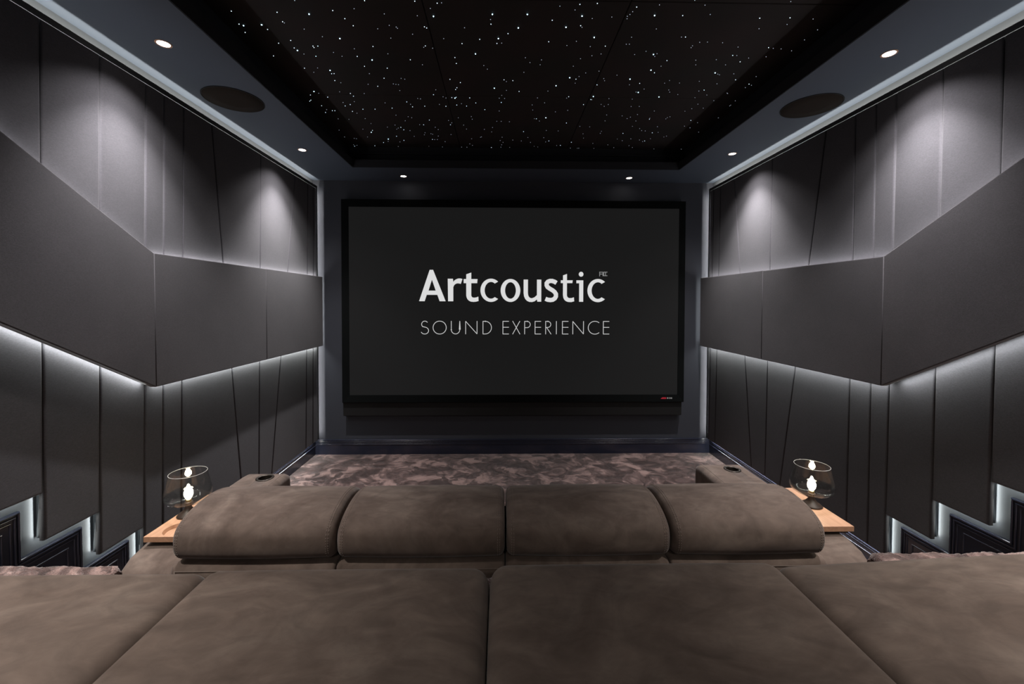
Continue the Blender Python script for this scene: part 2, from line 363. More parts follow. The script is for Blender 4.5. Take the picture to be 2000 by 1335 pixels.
ZTOP = 2.6277-.026
def side_wall(side):
    L = side == 'left'
    sg = 1 if L else -1               # direction into the room
    xf = PL if L else PR; xw = WL_ if L else WR_; xb = BL if L else BR
    if L:
        seams = [(1.668, 1.637), (1.908, 1.862), (2.147, 2.090), (2.262, 2.204), (2.398, 2.330), (2.621, 2.885), (3.149, 3.080), (3.670, 3.250), (3.905, 3.825), (4.020, 3.965)]
        zref = [.765, .577, .386]+[.162]*8
    else:
        seams = [(1.689, 1.698), (1.924, 1.929), (2.150, 2.163), (2.267, 2.267), (2.400, 2.410), (2.615, 3.000), (3.138, 3.172), (3.656, 3.345), (3.880, 3.930), (4.005, 4.045)]
        zref = [.765, .577, .386]+[.162]*8
    y0 = .55; yend = 4.075
    names = ['wide one nearest the viewer, cut by the picture edge',
             'wide, its foot above the second stair step',
             'its foot above the third stair step',
             'narrow strip, first one past the stairs',
             'narrow strip, second past the stairs, behind the lamp',
             'with a slanting edge, widening downwards, mid wall',
             'narrowing downwards, just past the middle of the wall',
             'narrowing downwards, lit by the far downlight',
             'widening downwards, third from the screen wall',
             'narrow strip, second from the screen wall',
             'narrowest strip, in the corner by the screen']
    shortnames = []
    bnd = [(y0, y0)]+seams+[(yend, yend)]
    zt = ZTOP
    for i in range(11):
        a, c = bnd[i], bnd[i+1]; g = .0022
        zb = zref[i]
        def yat(s, z):
            zz0 = .3 if i < 3 else .16
            return s[0]+(s[1]-s[0])*(2.62-z)/(2.62-.16 if s[0] != s[1] else 1)
        P = [(yat(a, zb)+g, zb), (yat(c, zb)-g, zb), (yat(c, zt)-g, zt), (yat(a, zt)+g, zt)]
        root = empty('padded_panel', (xf-sg*.04, (a[0]+c[0])/2, zb),
                     'dark grey padded panel, %s wall, %s' % (side, names[i]), 'wall panel', 'padded panels on the %s wall' % side)
        b = MB(); rounded_plate(P, xf, xf-sg*.022, sg, b, .0065); b.build('padding', M['panel'], root)
        zk = zb+.004
        Q = [(P[0][0]+.012, zk), (P[1][0]-.002, zk), (P[2][0]-.002, zt), (P[3][0]+.012, zt)]
        b = MB(); rounded_plate(Q, xf-sg*.022, xf-sg*.046, sg, b, .001, 1); b.build('backing_board', M['backing'], root)
    # stepped skirting with a ridged moulding, swept along the stair line
    yc = [1.603, 1.834, 2.060] if L else [1.660, 1.890, 2.122]
    zs = [.7155, .530, .342, SK]
    path = [(.0, zs[0]), (yc[0], zs[0]), (yc[0], zs[1]), (yc[1], zs[1]), (yc[1], zs[2]), (yc[2], zs[2]), (yc[2], zs[3]), (YB, zs[3])]
    def ridges(base, bumps, end):
        P = [(0, 0), (0, base*.8)]
        for dc, r in bumps:
            P.append((dc-r, base))
            P += [(dc-r*math.cos(math.pi*q/8), base+r*1.15*math.sin(math.pi*q/8)) for q in range(1, 8)]
            P.append((dc+r, base))
        return P+[(end, base)]
    prof = ridges(.0112, [(.0055, .0050), (.0185, .0046), (.0330, .0032), (.0610, .0032)], .0665)
    b = MB(); rings = []
    for k, (y, z) in enumerate(path):
        rings.append([(xw+sg*t, y-(d if 0 < k < 7 else 0), z-d) for d, t in prof])
    for ra, rb in zip(rings, rings[1:]):
        for i in range(len(prof)-1):
            b.poly([ra[i], ra[i+1], rb[i+1], rb[i]])
    dE, tE = prof[-1]
    xx = xw+sg*tE
    for k, (ya, yb2, z) in enumerate([(0, yc[0], zs[0]), (yc[0], yc[1], zs[1]), (yc[1], yc[2], zs[2]), (yc[2], YB, zs[3])]):
        ya2 = ya-(dE if k else 0); ye = yb2-(dE if k < 3 else 0)
        b.poly([(xx, ya2, -.01), (xx, ye, -.01), (xx, ye, z-dE), (xx, ya2, z-dE)])
    # slim flat fillet right on the wall that closes the plate's back
    b.build_obj = b.build('baseboard_'+side, M['skirt'], weld=True); tag(b.build_obj, kind='structure')

    # lip profile along the top and the far end of the panels
    b = MB()
    b.box(xf-sg*.0035, xf, .3, 4.100, ZTOP+.001, 2.6277)
    b.box(xf-sg*.0035, xf, 4.0765, 4.100, .165, ZTOP+.001)
    tag(b.build('trim_%d' % (2 if L else 3), M['profile']), kind='structure')

    # raised band: three boards (sloping, middle, far)
    zt1, zb1 = 1.7511, 1.0832
    yf = 2.117; ym = 3.109; ye = 4.085; sl = .55; yn = .60
    th = .030
    band = [('nearest one, sloping up beside the stairs', [(yn, zb1+sl*(yf-yn)), (yf, zb1), (yf, zt1), (yn, zt1+sl*(yf-yn))]),
            ('middle one, level, right after the fold', [(yf, zb1), (ym, zb1), (ym, zt1), (yf, zt1)]),
            ('far level one ending by the screen wall', [(ym, zb1), (ye, zb1), (ye, zt1), (ym, zt1)])]
    for nm, P in band:
        root = empty('raised_band_panel', (xb-sg*.03, (P[0][0]+P[1][0])/2, P[1][1]),
                     'raised padded band board, %s wall, %s' % (side, nm), 'wall panel', 'raised band on the %s wall' % side)
        g0 = .0002 if P[0][0] == yf else .0012; g1 = .0002 if P[1][0] == yf else .0012
        P2 = [(P[0][0]+g0, P[0][1]), (P[1][0]-g1, P[1][1]), (P[2][0]-g1, P[2][1]), (P[3][0]+g0, P[3][1])]
        b = MB(); rounded_plate(P2, xb, xb-sg*th, sg, b, .0032); b.build('padding', M['band'], root)
        s = .045
        P3 = [(P[0][0]+.002, P[0][1]+s), (P[1][0]-(.05 if P[1][0] == ye else .002), P[1][1]+s), (P[2][0]-(.05 if P[2][0] == ye else .002), P[2][1]-s), (P[3][0]+.002, P[3][1]-s)]
        b = MB(); rounded_plate(P3, xb-sg*th, xf+sg*.0006, sg, b, .0005, 1); b.build('spacer', M['backing'], root)
    # ---- hidden LED strips
    gapx = (xb-sg*th+xf)/2+sg*.003
    wb = 7.0
    lenf = ye-yf
    area('led_band_top_far', (gapx, (yf+ye)/2, zt1-.010), (-sg*.3, 0, 1), (0, 1, 0), lenf-.06, .010, 1.15*lenf*BANDT, PALE)
    area('led_band_bottom_far', (gapx, (yf+ye)/2, zb1+.010), (-sg*.3, 0, -1), (0, 1, 0), lenf-.06, .010, 1.9*lenf*BANDB, COOL)
    ln = math.hypot(yf-yn, sl*(yf-yn)); dv = Vector((0, -1, sl)).normalized(); up = Vector((0, sl, 1)).normalized()
    c0 = Vector((gapx, (yf+yn)/2, 0))
    area('led_band_top_near', (gapx, (yf+yn)/2, zt1+sl*(yf-yn)/2-.012), (-sg*.3, up.y, up.z), dv, ln-.06, .010, 1.15*ln*BANDT, PALE)
    area('led_band_bottom_near', (gapx, (yf+yn)/2, zb1+sl*(yf-yn)/2+.012), (-sg*.3, -up.y, -up.z), dv, ln-.06, .010, 1.9*ln*BANDB, COOL)
    area('led_band_end', (gapx, ye-.03, (zt1+zb1)/2), (0, 1, 0), (0, 0, 1), zt1-zb1-.04, .010, 1.0*.35*ENDW, COOL)
    # top cove and far-end cove
    area('led_cove_top', (xf-sg*.007, (4.09+.3)/2, ZTOP+.002), (-sg*.45, 0, 1), (0, 1, 0), 3.76, .006, 1.0*3.76*COVEW, (1, .93, .83))
    area('led_cove_end', (xf-sg*.030, 4.0775, 1.39), (0, 1, 0), (0, 0, 1), 2.40, .008, 1.0*2.4*ENDW, (1, .97, .93))
    # behind the stair-side edges and lower edges of the panels
    g3 = xw+sg*.008
    bys = [(.55, bnd[1][1]), (bnd[1][1], bnd[2][1]), (bnd[2][1], bnd[3][1]), (bnd[3][1], 4.05)]
    g4 = xf-sg*.034
    for k, (ya, yb2) in enumerate(bys):
        zb = [.765, .577, .386, .162][k]
        if k < 3:
            area('led_stair_lower', (g4, (ya+yb2)/2, zb+.0025), (-sg*.35, 0, -1), (0, 1, 0), yb2-ya-.02, .008, LOWW*(yb2-ya)*.26, COOL)
        else:
            area('led_skirting_lower', (g4, (ya+yb2)/2, zb+.0025), (-sg*.2, 0, -1), (0, 1, 0), yb2-ya-.02, .008, LOWW*(yb2-ya)*1.1, COOL)
        if k:
            zu = [0, .765, .577, .386][k]
            area('led_stair_side', (g3, ya+.022, (zb+zu)/2), (0, -1, 0), (0, 0, 1), zu-zb-.01, .008, LOWW*(zu-zb)*.28, COOL)
    return

#BANDT, BANDB, ENDW, COVEW, LOWW = .55, .9, 1.2, .9, 1.6
side_wall('left'); side_wall('right')

# front skirting
b = MB()
prof = [(0, 0), (0, .012)]
for dc, r in ((.0055, .005), (.0185, .0046), (.0340, .0036), (.0475, .0036)):
    prof += [(dc-r*math.cos(math.pi*q/8), .012+r*1.3*math.sin(math.pi*q/8)) for q in range(0, 9)]
prof.append((.052, .012))
ra = [(WL_, YB-t, SK-d) for d, t in prof]; rb = [(WR_, YB-t, SK-d) for d, t in prof]
for i in range(len(prof)-1): b.poly([ra[i], ra[i+1], rb[i+1], rb[i]])
b.poly([(WL_, YB-.012, SK-.052), (WR_, YB-.012, SK-.052), (WR_, YB-.012, -.01), (WL_, YB-.012, -.01)])
tag(b.build('baseboard_front', M['skirt'], weld=True), kind='structure')

# ------------------------------------------------------------------ carpeted riser and side steps
def pile_block(x0, x1, y0, ye, zt, r=.022, zb=.02):
    """carpeted block with a soft rounded nose and uneven pile"""
    b = MB(); rnd = random.Random(int(x0*100)+int(ye*100))
    prof = [(y0, zb), (y0, zt)]
    y = max(y0+.02, ye-.62)
    while y < ye-r: prof.append((y, zt)); y += .012
    prof += [(ye-r+r*math.sin(a), zt-r+r*math.cos(a)) for a in [math.pi/2*k/6 for k in range(7)]]
    prof += [(ye, zt-r-(zt-r-zb)*k/6) for k in range(1, 7)]
    nx = max(8, int((x1-x0)/.011)); rings = []
    for i in range(nx+1):
        x = x0+(x1-x0)*i/nx; e = min(x-x0, x1-x)
        drop = r*(1-math.sqrt(max(0, 1-(1-min(1, e/r))**2))) if e < r else 0
        ring = []
        for k, (y, z) in enumerate(prof):
            a = .0028 if 2 <= k < len(prof)-7 else .0012
            wob = .004*math.sin(x*9+1.3*math.sin(x*23))+.003*math.sin(x*31+y*17)
            ring.append((x+rnd.uniform(-1, 1)*.001, y+(rnd.uniform(-1, 1)*a if k > 1 else 0), max(zb, z-(drop if k else 0)+(rnd.uniform(-1, 1)*a+wob*(.6 if 1 < k < len(prof)-7 else 0) if k else 0))))
        rings.append(ring)
    return b.loft(rings, closed=True, caps=True)
o = pile_block(WL_, WR_, YR, 1.445, ZR-.006).build('floor_riser', M['carpet']); tag(o, kind='structure')
for xa, xb2, dy in ((WL_+.012, -1.366, 0), (1.40, WR_-.012, .03)):
    for k, y in enumerate((1.515, 1.755, 1.985)):
        o = pile_block(xa, xb2, 1.30, y+dy, ZR-STEP*k).build('floor_step', M['carpet']); tag(o, kind='structure')

# ------------------------------------------------------------------ screen
scr = empty('projection_screen', (.1348, 4.10, .40), 'large cinema screen in a black frame showing white lettering', 'projection screen')
SY = 4.048
FX0, FX1, FZ0, FZ1 = -1.530, 1.803, .533, 2.494
IX0, IX1, IZ0, IZ1 = -1.462, 1.742, .606, 2.423
b = MB(); b.box(IX0-.02, IX1+.02, SY+.012, SY+.03, IZ0-.02, IZ1+.02); b.build('screen_surface', M['screen'], scr)
surf = scr.children[0]
b = MB()
o4 = [(FX0, FZ0), (FX1, FZ0), (FX1, FZ1), (FX0, FZ1)]; i4 = [(IX0, IZ0), (IX1, IZ0), (IX1, IZ1), (IX0, IZ1)]
def rg(p, y): return [(x, y, z) for x, z in p]
b.loft([rg(o4, YB-.002), rg(o4, SY+.004), rg([(x+(.004 if x < 0 else -.004), z+(.004 if z < 1 else -.004)) for x, z in o4], SY), rg(i4, SY+.006), rg(i4, SY+.0118)], caps=False, smooth=False)
b.build('frame', M['black'], scr)
b = MB(); b.box(-1.528, 1.790, SY+.02, YB-.001, .400, .532, .003, 1); b.build('lower_housing', M['blackbox'], scr)
def SX(px): return IX0+(px-680)*(IX1-IX0)/647
def SZ(py): return IZ1-(py-405)*(IZ1-IZ0)/366.5
TYY = SY+.0105
def cr(x, y): return (SX(780+x/4.348), SZ(500+y/4.348))
def flat(b, pts, y=TYY, y2=SY+.0121):
    P = [(x, z) for x, z in pts]
    f = [b.bm.verts.new((x, y, z)) for x, z in P]; k = [b.bm.verts.new((x, y2, z)) for x, z in P]
    b.bm.faces.new(f); n = len(P)
    for i in range(n): b.bm.faces.new((f[i], f[(i+1) % n], k[(i+1) % n], k[i]))
def quadstrip(b, A, B):
    for i in range(len(A)-1): flat(b, [A[i], A[i+1], B[i+1], B[i]])
def stroke(b, pts, w, closed=False):
    P = [Vector(p) for p in pts]; A = []; B = []
    n = len(P)
    for i in range(n):
        a = P[i-1] if (i or closed) else P[i]; c = P[(i+1) % n] if (i < n-1 or closed) else P[i]
        t = (c-a).normalized(); nn = Vector((-t.y, t.x))
        if 0 < i < n-1 or closed:
            e1 = (P[i]-P[i-1]).normalized(); n1 = Vector((-e1.y, e1.x)); nn = nn/max(.35, nn.dot(n1))
        A.append(P[i]+nn*w/2); B.append(P[i]-nn*w/2)
    if closed: A.append(A[0]); B.append(B[0])
    quadstrip(b, [cr(*p) for p in A], [cr(*p) for p in B])
def ringarc(b, cx, cy, rx, ry, ix, iy, a0, a1, a0i=None, a1i=None, n=40, icx=None):
    a0i = a0 if a0i is None else a0i; a1i = a1 if a1i is None else a1i; icx = cx if icx is None else icx
    A = []; B = []
    for k in range(n+1):
        t = math.radians(a0+(a1-a0)*k/n); u = math.radians(a0i+(a1i-a0i)*k/n)
        A.append(cr(cx+rx*math.cos(t), cy-ry*math.sin(t))); B.append(cr(icx+ix*math.cos(u), cy-iy*math.sin(u)))
    quadstrip(b, A, B)
def P_(b, pts): flat(b, [cr(*p) for p in pts])
def lett(name, fn, label):
    b = MB(); fn(b); return b.build(name, M['letter'], surf, label)
def gA(b):
    P_(b, [(157, 381), (204, 381), (222, 327), (237, 291), (266, 198), (266, 115), (247, 115)])
    P_(b, [(266, 115), (276, 115), (382, 381), (331, 381), (312, 327), (298, 291), (266, 198)])
    P_(b, [(222, 327), (312, 327), (298, 291), (237, 291)])
def gr(b):
    P_(b, [(400, 190), (444, 190), (447, 215), (447, 262), (447, 381), (403, 381)])
    A = [(447, 217), (458, 203), (472, 194), (488, 188), (505, 187), (525, 191)]; B = [(447, 262), (453, 247), (463, 236), (478, 229), (492, 229), (511, 233)]
    quadstrip(b, [cr(*p) for p in A], [cr(*p) for p in B])
def gt1(b):
    P_(b, [(557, 152), (600, 137), (600, 330), (557, 330)])
    A = [(557, 330), (560, 347), (568, 364), (580, 376), (597, 384), (620, 386), (642, 384), (662, 378)]; B = [(600, 330), (601, 336), (604, 341), (608, 346), (615, 349), (628, 350), (645, 347), (660, 341)]
    quadstrip(b, [cr(*p) for p in A], [cr(*p) for p in B])
    P_(b, [(535, 192), (557, 192), (557, 227), (535, 227)]); P_(b, [(600, 192), (653, 192), (650, 227), (600, 227)])
def gc(cx):
    return lambda b: ringarc(b, cx, 287, 90, 99, 54, 71, 48, 312, 54, 306)
def go(b): ringarc(b, 934, 288, 84, 98, 46, 70, 0, 360)
def gu(b):
    A = [(1046, 195), (1046, 310), (1050, 338), (1060, 360), (1075, 376), (1095, 385), (1118, 386), (1140, 380), (1160, 364)]
    B = [(1083, 195), (1083, 308), (1085, 326), (1090, 339), (1098, 348), (1108, 353), (1120, 353), (1140, 345), (1160, 327)]
    quadstrip(b, [cr(*p) for p in A], [cr(*p) for p in B])
    P_(b, [(1160, 195), (1197, 195), (1197, 383), (1164, 383), (1160, 364)])
def gs(b): stroke(b, [(1327, 223), (1311, 213), (1290, 206), (1270, 206), (1253, 213), (1243, 226), (1243, 243), (1251, 258), (1270, 272), (1293, 285), (1312, 300), (1323, 318), (1323, 338), (1313, 355), (1296, 366), (1275, 369), (1252, 366), (1233, 358)], 36)
def gt2(b):
    P_(b, [(1383, 158), (1417, 146), (1417, 325), (1383, 325)])
    A = [(1383, 325), (1386, 347), (1394, 365), (1408, 378), (1428, 385), (1455, 386), (1480, 379)]; B = [(1417, 325), (1418, 334), (1422, 342), (1429, 349), (1440, 352), (1458, 351), (1477, 345)]
    quadstrip(b, [cr(*p) for p in A], [cr(*p) for p in B])
    P_(b, [(1364, 200), (1383, 200), (1383, 224), (1364, 224)]); P_(b, [(1417, 200), (1466, 200), (1463, 224), (1417, 224)])
def gi(b):
    P_(b, [(1498, 200), (1557, 200), (1557, 383), (1522, 383), (1522, 225), (1498, 225)])
    flat(b, [cr(1538+20*math.cos(t*math.pi/12), 148-21*math.sin(t*math.pi/12)) for t in range(24)])
for f in (gA, gr, gt1, gc(768), go, gu, gs, gt2, gi, gc(1683)): lett('letter', f, 'white letter of the large upper word')
# small grey monogram top right of the word
b = MB()
def c4(x, y): return ((1150+x/33.4-780)*4.348, (520+y/33.4-500)*4.348)
for p, q in (((680, 300), (680, 600)), ((680, 330), (900, 330)), ((680, 450), (900, 450)), ((895, 310), (895, 575)), ((955, 320), (955, 560)), ((940, 325), (1190, 325)), ((1070, 330), (1070, 560)), ((880, 562), (1190, 562))):
    stroke(b, [c4(*p), c4(*q)], 4.2)
b.build('monogram', M['lettermark'], surf, 'small grey outlined monogram above the last letter')
# lower line
W = 5.0; T, Bm = 551, 659
def arcp(cx, cy, rx, ry, a0, a1, n=24): return [(cx+rx*math.cos(math.radians(a0+(a1-a0)*k/n)), cy-ry*math.sin(math.radians(a0+(a1-a0)*k/n))) for k in range(n+1)]
def lE(x):
    return [[(x+2, T), (x+2, Bm)], [(x, T), (x+53, T)], [(x, 602), (x+53, 602)], [(x, Bm), (x+53, Bm)]]
def lN(x0, x1): return [[(x0+2, Bm+2), (x0+2, T)], [(x0+2, T), (x1-2, Bm)], [(x1-2, Bm), (x1-2, T-2)]]
glyphs = [
    [arcp(205, 577, 27, 27, 35, 225, 18)+arcp(204, 631, 33, 29, 75, -155, 22)],
    [arcp(331, 605, 56, 55, 0, 360, 48)],
    [[(430, T-2), (430, 622)]+arcp(466, 622, 36, 37, 180, 360, 20)+[(502, 622), (502, T-2)]],
    lN(550, 651),
    [[(700, T), (700, Bm)], [(698, T), (718, T)]+arcp(718, 605, 54, 54, 90, -90, 28)+[(698, Bm)]],
    lE(868),
    [[(953, T-2), (1016, Bm+2)], [(1015, T-2), (953, Bm+2)]],
    [[(1056, T-2), (1056, Bm+2)], [(1054, T), (1076, T)]+arcp(1076, 578, 28, 27, 90, -90, 16)+[(1054, 605)]],
    lE(1143),
    [[(1236, T-2), (1236, Bm+2)], [(1234, T), (1253, T)]+arcp(1253, 577, 27, 26, 90, -90, 16)+[(1234, 603)], [(1244, 603), (1283, Bm+2)]],
    [[(1328, T-2), (1328, Bm+2)]],
    lE(1378),
    lN(1467, 1563),
    [arcp(1659, 605, 57, 55, 50, 310, 34)],
    lE(1730)]
for g in glyphs:
    b = MB()
    for s in g: stroke(b, s, W)
    b.build('small_letter', M['letterthin'], surf, 'thin pale capital of the lower line')
# maker's badge on the frame
bd = MB()
def fr(px, py): return (SX(px), SZ(py))
flat(bd, [fr(1293, 780), fr(1295, 777.6), fr(1297, 776.8), fr(1304, 776.8), fr(1304, 780)], SY-.0012, SY+.004)
badge = bd.build('badge', M['badge_red'], scr, 'tiny red and grey maker badge')
bd = MB()
for x0, x1 in ((1305.6, 1308.2), (1309.6, 1312.2), (1312.8, 1315.8)):
    flat(bd, [fr(x0, 779.6), fr(x0, 777), fr(x1, 777), fr(x1, 779.6)], SY-.0012, SY+.004)
bd.build('badge_text', M['badge_grey'], badge)

# ------------------------------------------------------------------ ceiling speakers
for x, lab in ((-1.5676, 'round dark cloth ceiling speaker in the left soffit'), (1.8676, 'round dark cloth ceiling speaker in the right soffit')):
    r = .1589
    sp = empty('round_speaker', (x, 2.506, ZS), lab, 'speaker', 'ceiling speakers')
    b = MB(); b.lathe([(r-.003, 0), (r, -.0005), (r, -.004), (r-.004, -.005), (r-.004, 0)], (x, 2.506, ZS), 64, caps=False); b.build('rim', M['gap'], sp)
    b = MB(); b.lathe([(.001, -.0055), (r*.5, -.0055), (r-.006, -.0045), (r-.005, .001)], (x, 2.506, ZS), 64); b.build('grille', M['grille'], sp)

# ------------------------------------------------------------------ downlights
DL = [(-1.5511, 1.975, 'downlight in the left soffit, nearest the viewer'), (-1.5511, 3.318, 'downlight in the left soffit, far one past the round speaker'),
      (1.8445, 1.975, 'downlight in the right soffit, nearest the viewer'), (1.8445, 3.318, 'downlight in the right soffit, far one past the round speaker'),
      (-.9178, 3.985, 'downlight above the screen, left one'), (1.2238, 3.985, 'downlight above the screen, right one')]
def downlight(x, y, lab, watts, size, blend, tilt):
    r = .0255
    d = empty('downlight', (x, y, ZS), 'small glowing recessed '+lab, 'ceiling light', 'recessed downlights')
    b = MB(); b.lathe([(r, -.0015), (r+.003, -.003), (r+.0065, -.0025), (r+.008, 0), (r, 0)], (x, y, ZS), 32, caps=False); b.build('trim_ring', M['lampring'], d)
    b = MB(); b.lathe([(.0005, -.0012), (r*.6, -.0012), (r, -.0008), (r, .0005)], (x, y, ZS), 32); b.build('lens', M['downglow'], d)
    l = bpy.data.lights.new('downlight_beam', 'SPOT'); l.energy = watts; l.spot_size = math.radians(size); l.spot_blend = blend
    l.shadow_soft_size = .012; l.color = (1, .955, .97)
    o = bpy.data.objects.new('downlight_beam', l); col.objects.link(o); o.location = (x, y, ZS-.016); o.rotation_euler = (-tilt, 0, 0)
    if not tilt:
        l2 = l.copy(); l2.energy = WNARROW; l2.spot_size = math.radians(84); l2.spot_blend = 1
        o2 = bpy.data.objects.new('downlight_core_beam', l2); col.objects.link(o2); o2.location = o.location
for k, (x, y, lab) in enumerate(DL): downlight(x, y, lab, *((WSIDE, 118, .9, 0) if k < 4 else (WFRONT, 62, 1.0, .42)))
for x, y, w, sz, tl in ((-1.5511, .60, WREAR, 92, 0), (1.8445, .60, WREAR, 92, 0), (-1.5511, -.9, WREAR*.45, 76, 0), (1.8445, -.9, WREAR*.45, 76, 0), (-.6, -1.70, WTILT, 58, 50), (.9, -1.70, WTILT, 58, 50)):  # tilted pair is added fill for the middle cushions; side rows are unseen downlights
    l = bpy.data.lights.new('unseen_rear_beam', 'SPOT'); l.energy = w; l.spot_size = math.radians(sz); l.spot_blend = .9
    l.shadow_soft_size = .02; l.color = (1, .94, .89)
    o = bpy.data.objects.new('unseen_rear_beam', l); col.objects.link(o); o.location = (x, y, ZS-.016); o.rotation_euler = (math.radians(tl), 0, 0)

# ------------------------------------------------------------------ sofas
def axis_pts(h, r, n=6, m=8):
    """points from -h to h, dense inside the rounded margins"""
    a = [-h+r*(1-math.cos(math.pi/2*k/n)) for k in range(n)]
    c = [-h+r+(2*h-2*r)*k/m for k in range(m+1)]
    return a+c+[-v for v in a[::-1]]
def rbox(b, c, h, r, puff=(0, 0, 0), m=10, warp=None):
    """rounded, slightly puffed cushion; c centre, h half sizes, r corner radius"""
    ax = [axis_pts(h[i], min(r, h[i]*.98), 6, m) for i in range(3)]
    cache = {}
    def V(i, j, k):
        key = (i, j, k)
        if key in cache: return cache[key]
        p = Vector((ax[0][i], ax[1][j], ax[2][k]))
        q = Vector([max(-(h[t]-min(r, h[t]*.98)), min(h[t]-min(r, h[t]*.98), p[t])) for t in range(3)])
        d = p-q
        if d.length > 1e-9:
            mx = max(abs(v) for v in d)
            d = d.normalized()*mx if mx > 0 else d
        p = q+d
        u, v, w = p.x/h[0], p.y/h[1], p.z/h[2]
        f = lambda a: max(0, 1-abs(a)**2.6)
        p.z += puff[2]*f(u)*f(v)*(1 if w > 0 else -.2)*abs(w)
        p.y += puff[1]*f(u)*f(w)*v
        p.x += puff[0]*f(v)*f(w)*u
        if warp: p = Vector(warp(p))
        cache[key] = b.bm.verts.new(p+Vector(c)); return cache[key]
    nx, ny, nz = (len(a) for a in ax)
    def F(*v):
        try: f = b.bm.faces.new(v); f.smooth = True
        except ValueError: pass
    for i in range(nx-1):
        for j in range(ny-1):
            for k in (0, nz-1): F(V(i, j, k), V(i+1, j, k), V(i+1, j+1, k), V(i, j+1, k))
        for k in range(nz-1):
            for j in (0, ny-1): F(V(i, j, k), V(i+1, j, k), V(i+1, j, k+1), V(i, j, k+1))
    for j in range(ny-1):
        for k in range(nz-1):
            for i in (0, nx-1): F(V(i, j, k), V(i, j+1, k), V(i, j+1, k+1), V(i, j, k+1))

def smoothloop(pts, sub=4):
    """closed Catmull-Rom through 2-D points"""
    n = len(pts); out = []
    for i in range(n):
        p0, p1, p2, p3 = (Vector(pts[(i+k-1) % n]) for k in range(4))
        for s in range(sub):
            t = s/sub
            out.append(.5*((2*p1)+(p2-p0)*t+(2*p0-5*p1+4*p2-p3)*t*t+(3*p1-p0-3*p2+p3)*t**3))
    return out
def prism_x(b, prof, x0, x1, r=.03, crown=0, dy=None):
    """cushion with a side profile (y,z), rounded at both ends"""
    cy = sum(p[0] for p in prof)/len(prof); cz = sum(p[1] for p in prof)/len(prof)
    def inset(d):
        n = len(prof); out = []
        for i in range(n):
            t = (Vector(prof[(i+1) % n])-Vector(prof[i-1])).normalized(); nn = Vector((-t.y, t.x))
            if nn.dot(Vector((cy, cz))-Vector(prof[i])) < 0: nn = -nn
            out.append(Vector(prof[i])+nn*d)
        return out
    rings = []; L = x1-x0
    S = [(x0+r*(1-math.cos(a)), r*(1-math.sin(a))) for a in [math.pi/2*k/6 for k in range(7)]]
    mid = [(x0+r+(L-2*r)*k/12, -crown*math.sin(math.pi*k/12)) for k in range(1, 12)]
    E = [(x1-(x-x0), d) for x, d in S[::-1]]
    for x, d in S+mid+E:
        off = dy(x) if dy else 0
        rings.append([(x, p.x+off, p.y) for p in inset(d)])
    b.loft(rings)

def bool_cut(o, cx, cy, cz, r, depth):
    """cut a round well into a mesh"""
    bm = bmesh.new(); bmesh.ops.create_cone(bm, cap_ends=True, segments=40, radius1=r, radius2=r, depth=depth)
    me = bpy.data.meshes.new('well'); bm.to_mesh(me); bm.free()
    c = bpy.data.objects.new('well', me); col.objects.link(c); c.location = (cx, cy, cz)
    md = o.modifiers.new('well', 'BOOLEAN'); md.object = c; md.operation = 'DIFFERENCE'; md.solver = 'EXACT'
    bpy.context.view_layer.update()
    dg = bpy.context.evaluated_depsgraph_get()
    new = bpy.data.meshes.new_from_object(o.evaluated_get(dg))
    o.modifiers.clear(); old = o.data; o.data = new
    bpy.data.objects.remove(c); bpy.data.meshes.remove(old)

